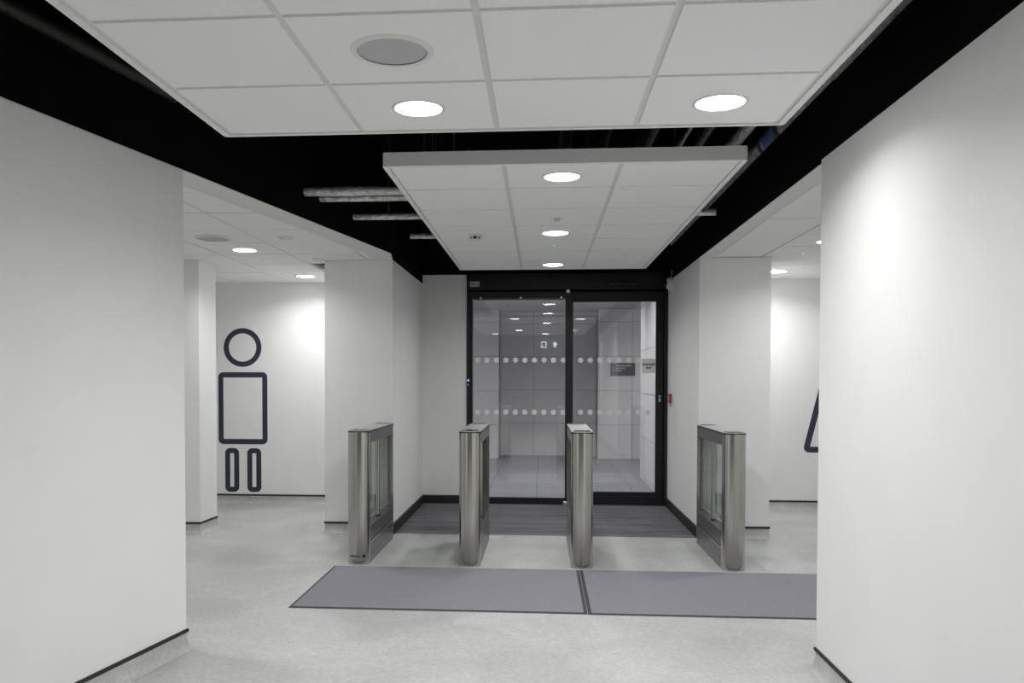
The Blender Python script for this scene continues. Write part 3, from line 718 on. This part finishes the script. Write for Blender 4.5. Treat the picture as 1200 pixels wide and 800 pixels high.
# ------------------------------------------------------------------ wall figures
def figure_man():
    t = thing('wall_figure', (-3.336, BKY, .13), 'navy outline figure with ring head, box body and two legs on wall', 'wall graphic')
    zb = -.13
    link('head', outline_me(circle(0, 1.748 + zb, .216), circle(0, 1.748 + zb, .158), .0015), NAVY, t)
    P = [(-.281, .667 + zb), (.281, .667 + zb), (.281, 1.472 + zb), (-.281, 1.472 + zb)]
    link('body', outline_me(rounded(P, .055), inset(P, .058), .0015), NAVY, t)
    for s in (-1, 1):
        x = s * .127; P = [(x - .080, .131 + zb), (x + .080, .131 + zb), (x + .080, .622 + zb), (x - .080, .622 + zb)]
        link('leg', outline_me(rounded(P, .055), inset(P, .057), .0015), NAVY, t)
figure_man()
def figure_woman():
    t = thing('wall_figure', (3.20, BKY, .13), 'navy outline figure with flared dress, mostly hidden behind a wall edge', 'wall graphic')
    zb = -.13
    link('head', outline_me(circle(0, 1.748 + zb, .216), circle(0, 1.748 + zb, .158), .0015), NAVY, t)
    P = [(-.43, .621 + zb), (.43, .621 + zb), (.225, 1.472 + zb), (-.225, 1.472 + zb)]
    link('body', outline_me(rounded(P, .055), inset(P, .062), .0015), NAVY, t)
    for s in (-1, 1):
        x = s * .127; P = [(x - .080, .131 + zb), (x + .080, .131 + zb), (x + .080, .575 + zb), (x - .080, .575 + zb)]
        link('leg', outline_me(rounded(P, .055), inset(P, .057), .0015), NAVY, t)
figure_woman()

# ------------------------------------------------------------------ fittings on the recess wall
cp = thing('call_point', (ARX, 9.06, 1.13), 'small red break-glass call point on the recess wall beside the door', 'call point')
box('back_box', WHITEP, cp, -.014, .0, -.045, .045, .02, .115, bev=.003)
box('red_case', RED, cp, -.040, -.013, -.045, .045, .02, .115, bev=.004); box('glass_window', PAPER, cp, -.0415, -.0395, -.026, .026, .045, .09)
box('test_key', WIRE, cp, -.03, -.022, -.030, -.020, -.02, .022)
dc = thing('dome_camera', (ARX, 9.12, 2.41), 'white dome camera with dark eye high on the recess wall by the door', 'camera')
rot = Matrix.Rotation(-math.pi / 2, 4, 'Y')
for nm, pf, mt in (('mount', [(0, 0), (.075, 0), (.078, .012), (.070, .030), (0, .030)], WHITEP), ('housing', [(0, .028), (.068, .028), (.062, .050), (.045, .062), (0, .062)], WHITEP), ('lens_dome', [(0, .061), (.036, .061), (.034, .078), (.020, .092), (0, .096)], GATEBLACK)):
    me = lathe_me(pf, 32); me.transform(rot); link(nm, me, mt, dc, smooth=True)
tube('cable', WHITEP, dc, [(-.006, 0, .07), (-.006, 0, .11), (-.006, 0, .15)], .004, 8)

# lit exit sign behind the viewer (seen mirrored in the door glass)
ex = thing('exit_sign', (.2, -3.4, 2.20), 'green lit exit sign with arrow hanging behind the big raft', 'sign')
box('sign_case', WHITEP, ex, -.30, .30, -.02, .02, 0, .20); box('green_face', EXITG, ex, -.295, .295, .02, .022, .005, .195)
arrow = [(-.03, .03), (.03, .03), (.03, .10), (.075, .10), (0, .175), (-.075, .10), (-.03, .10)]
def facing(me): me.transform(Matrix.Rotation(math.pi, 4, 'Z')); return me
link('arrow', facing(outline_me([(x, z) for x, z in arrow], None, .001)), EXITW, ex, (.14, .022, 0))
link('doorway', facing(outline_me([(-.07, .02), (.07, .02), (.07, .18), (-.07, .18)], [(-.045, .04), (.045, .04), (.045, .16), (-.045, .16)], .001)), EXITW, ex, (-.15, .022, 0))
for x in (-.25, .25): tube('hanger_rod', WIRE, ex, [(x, 0, .2), (x, 0, SLAB - 2.18)], .004, 6)
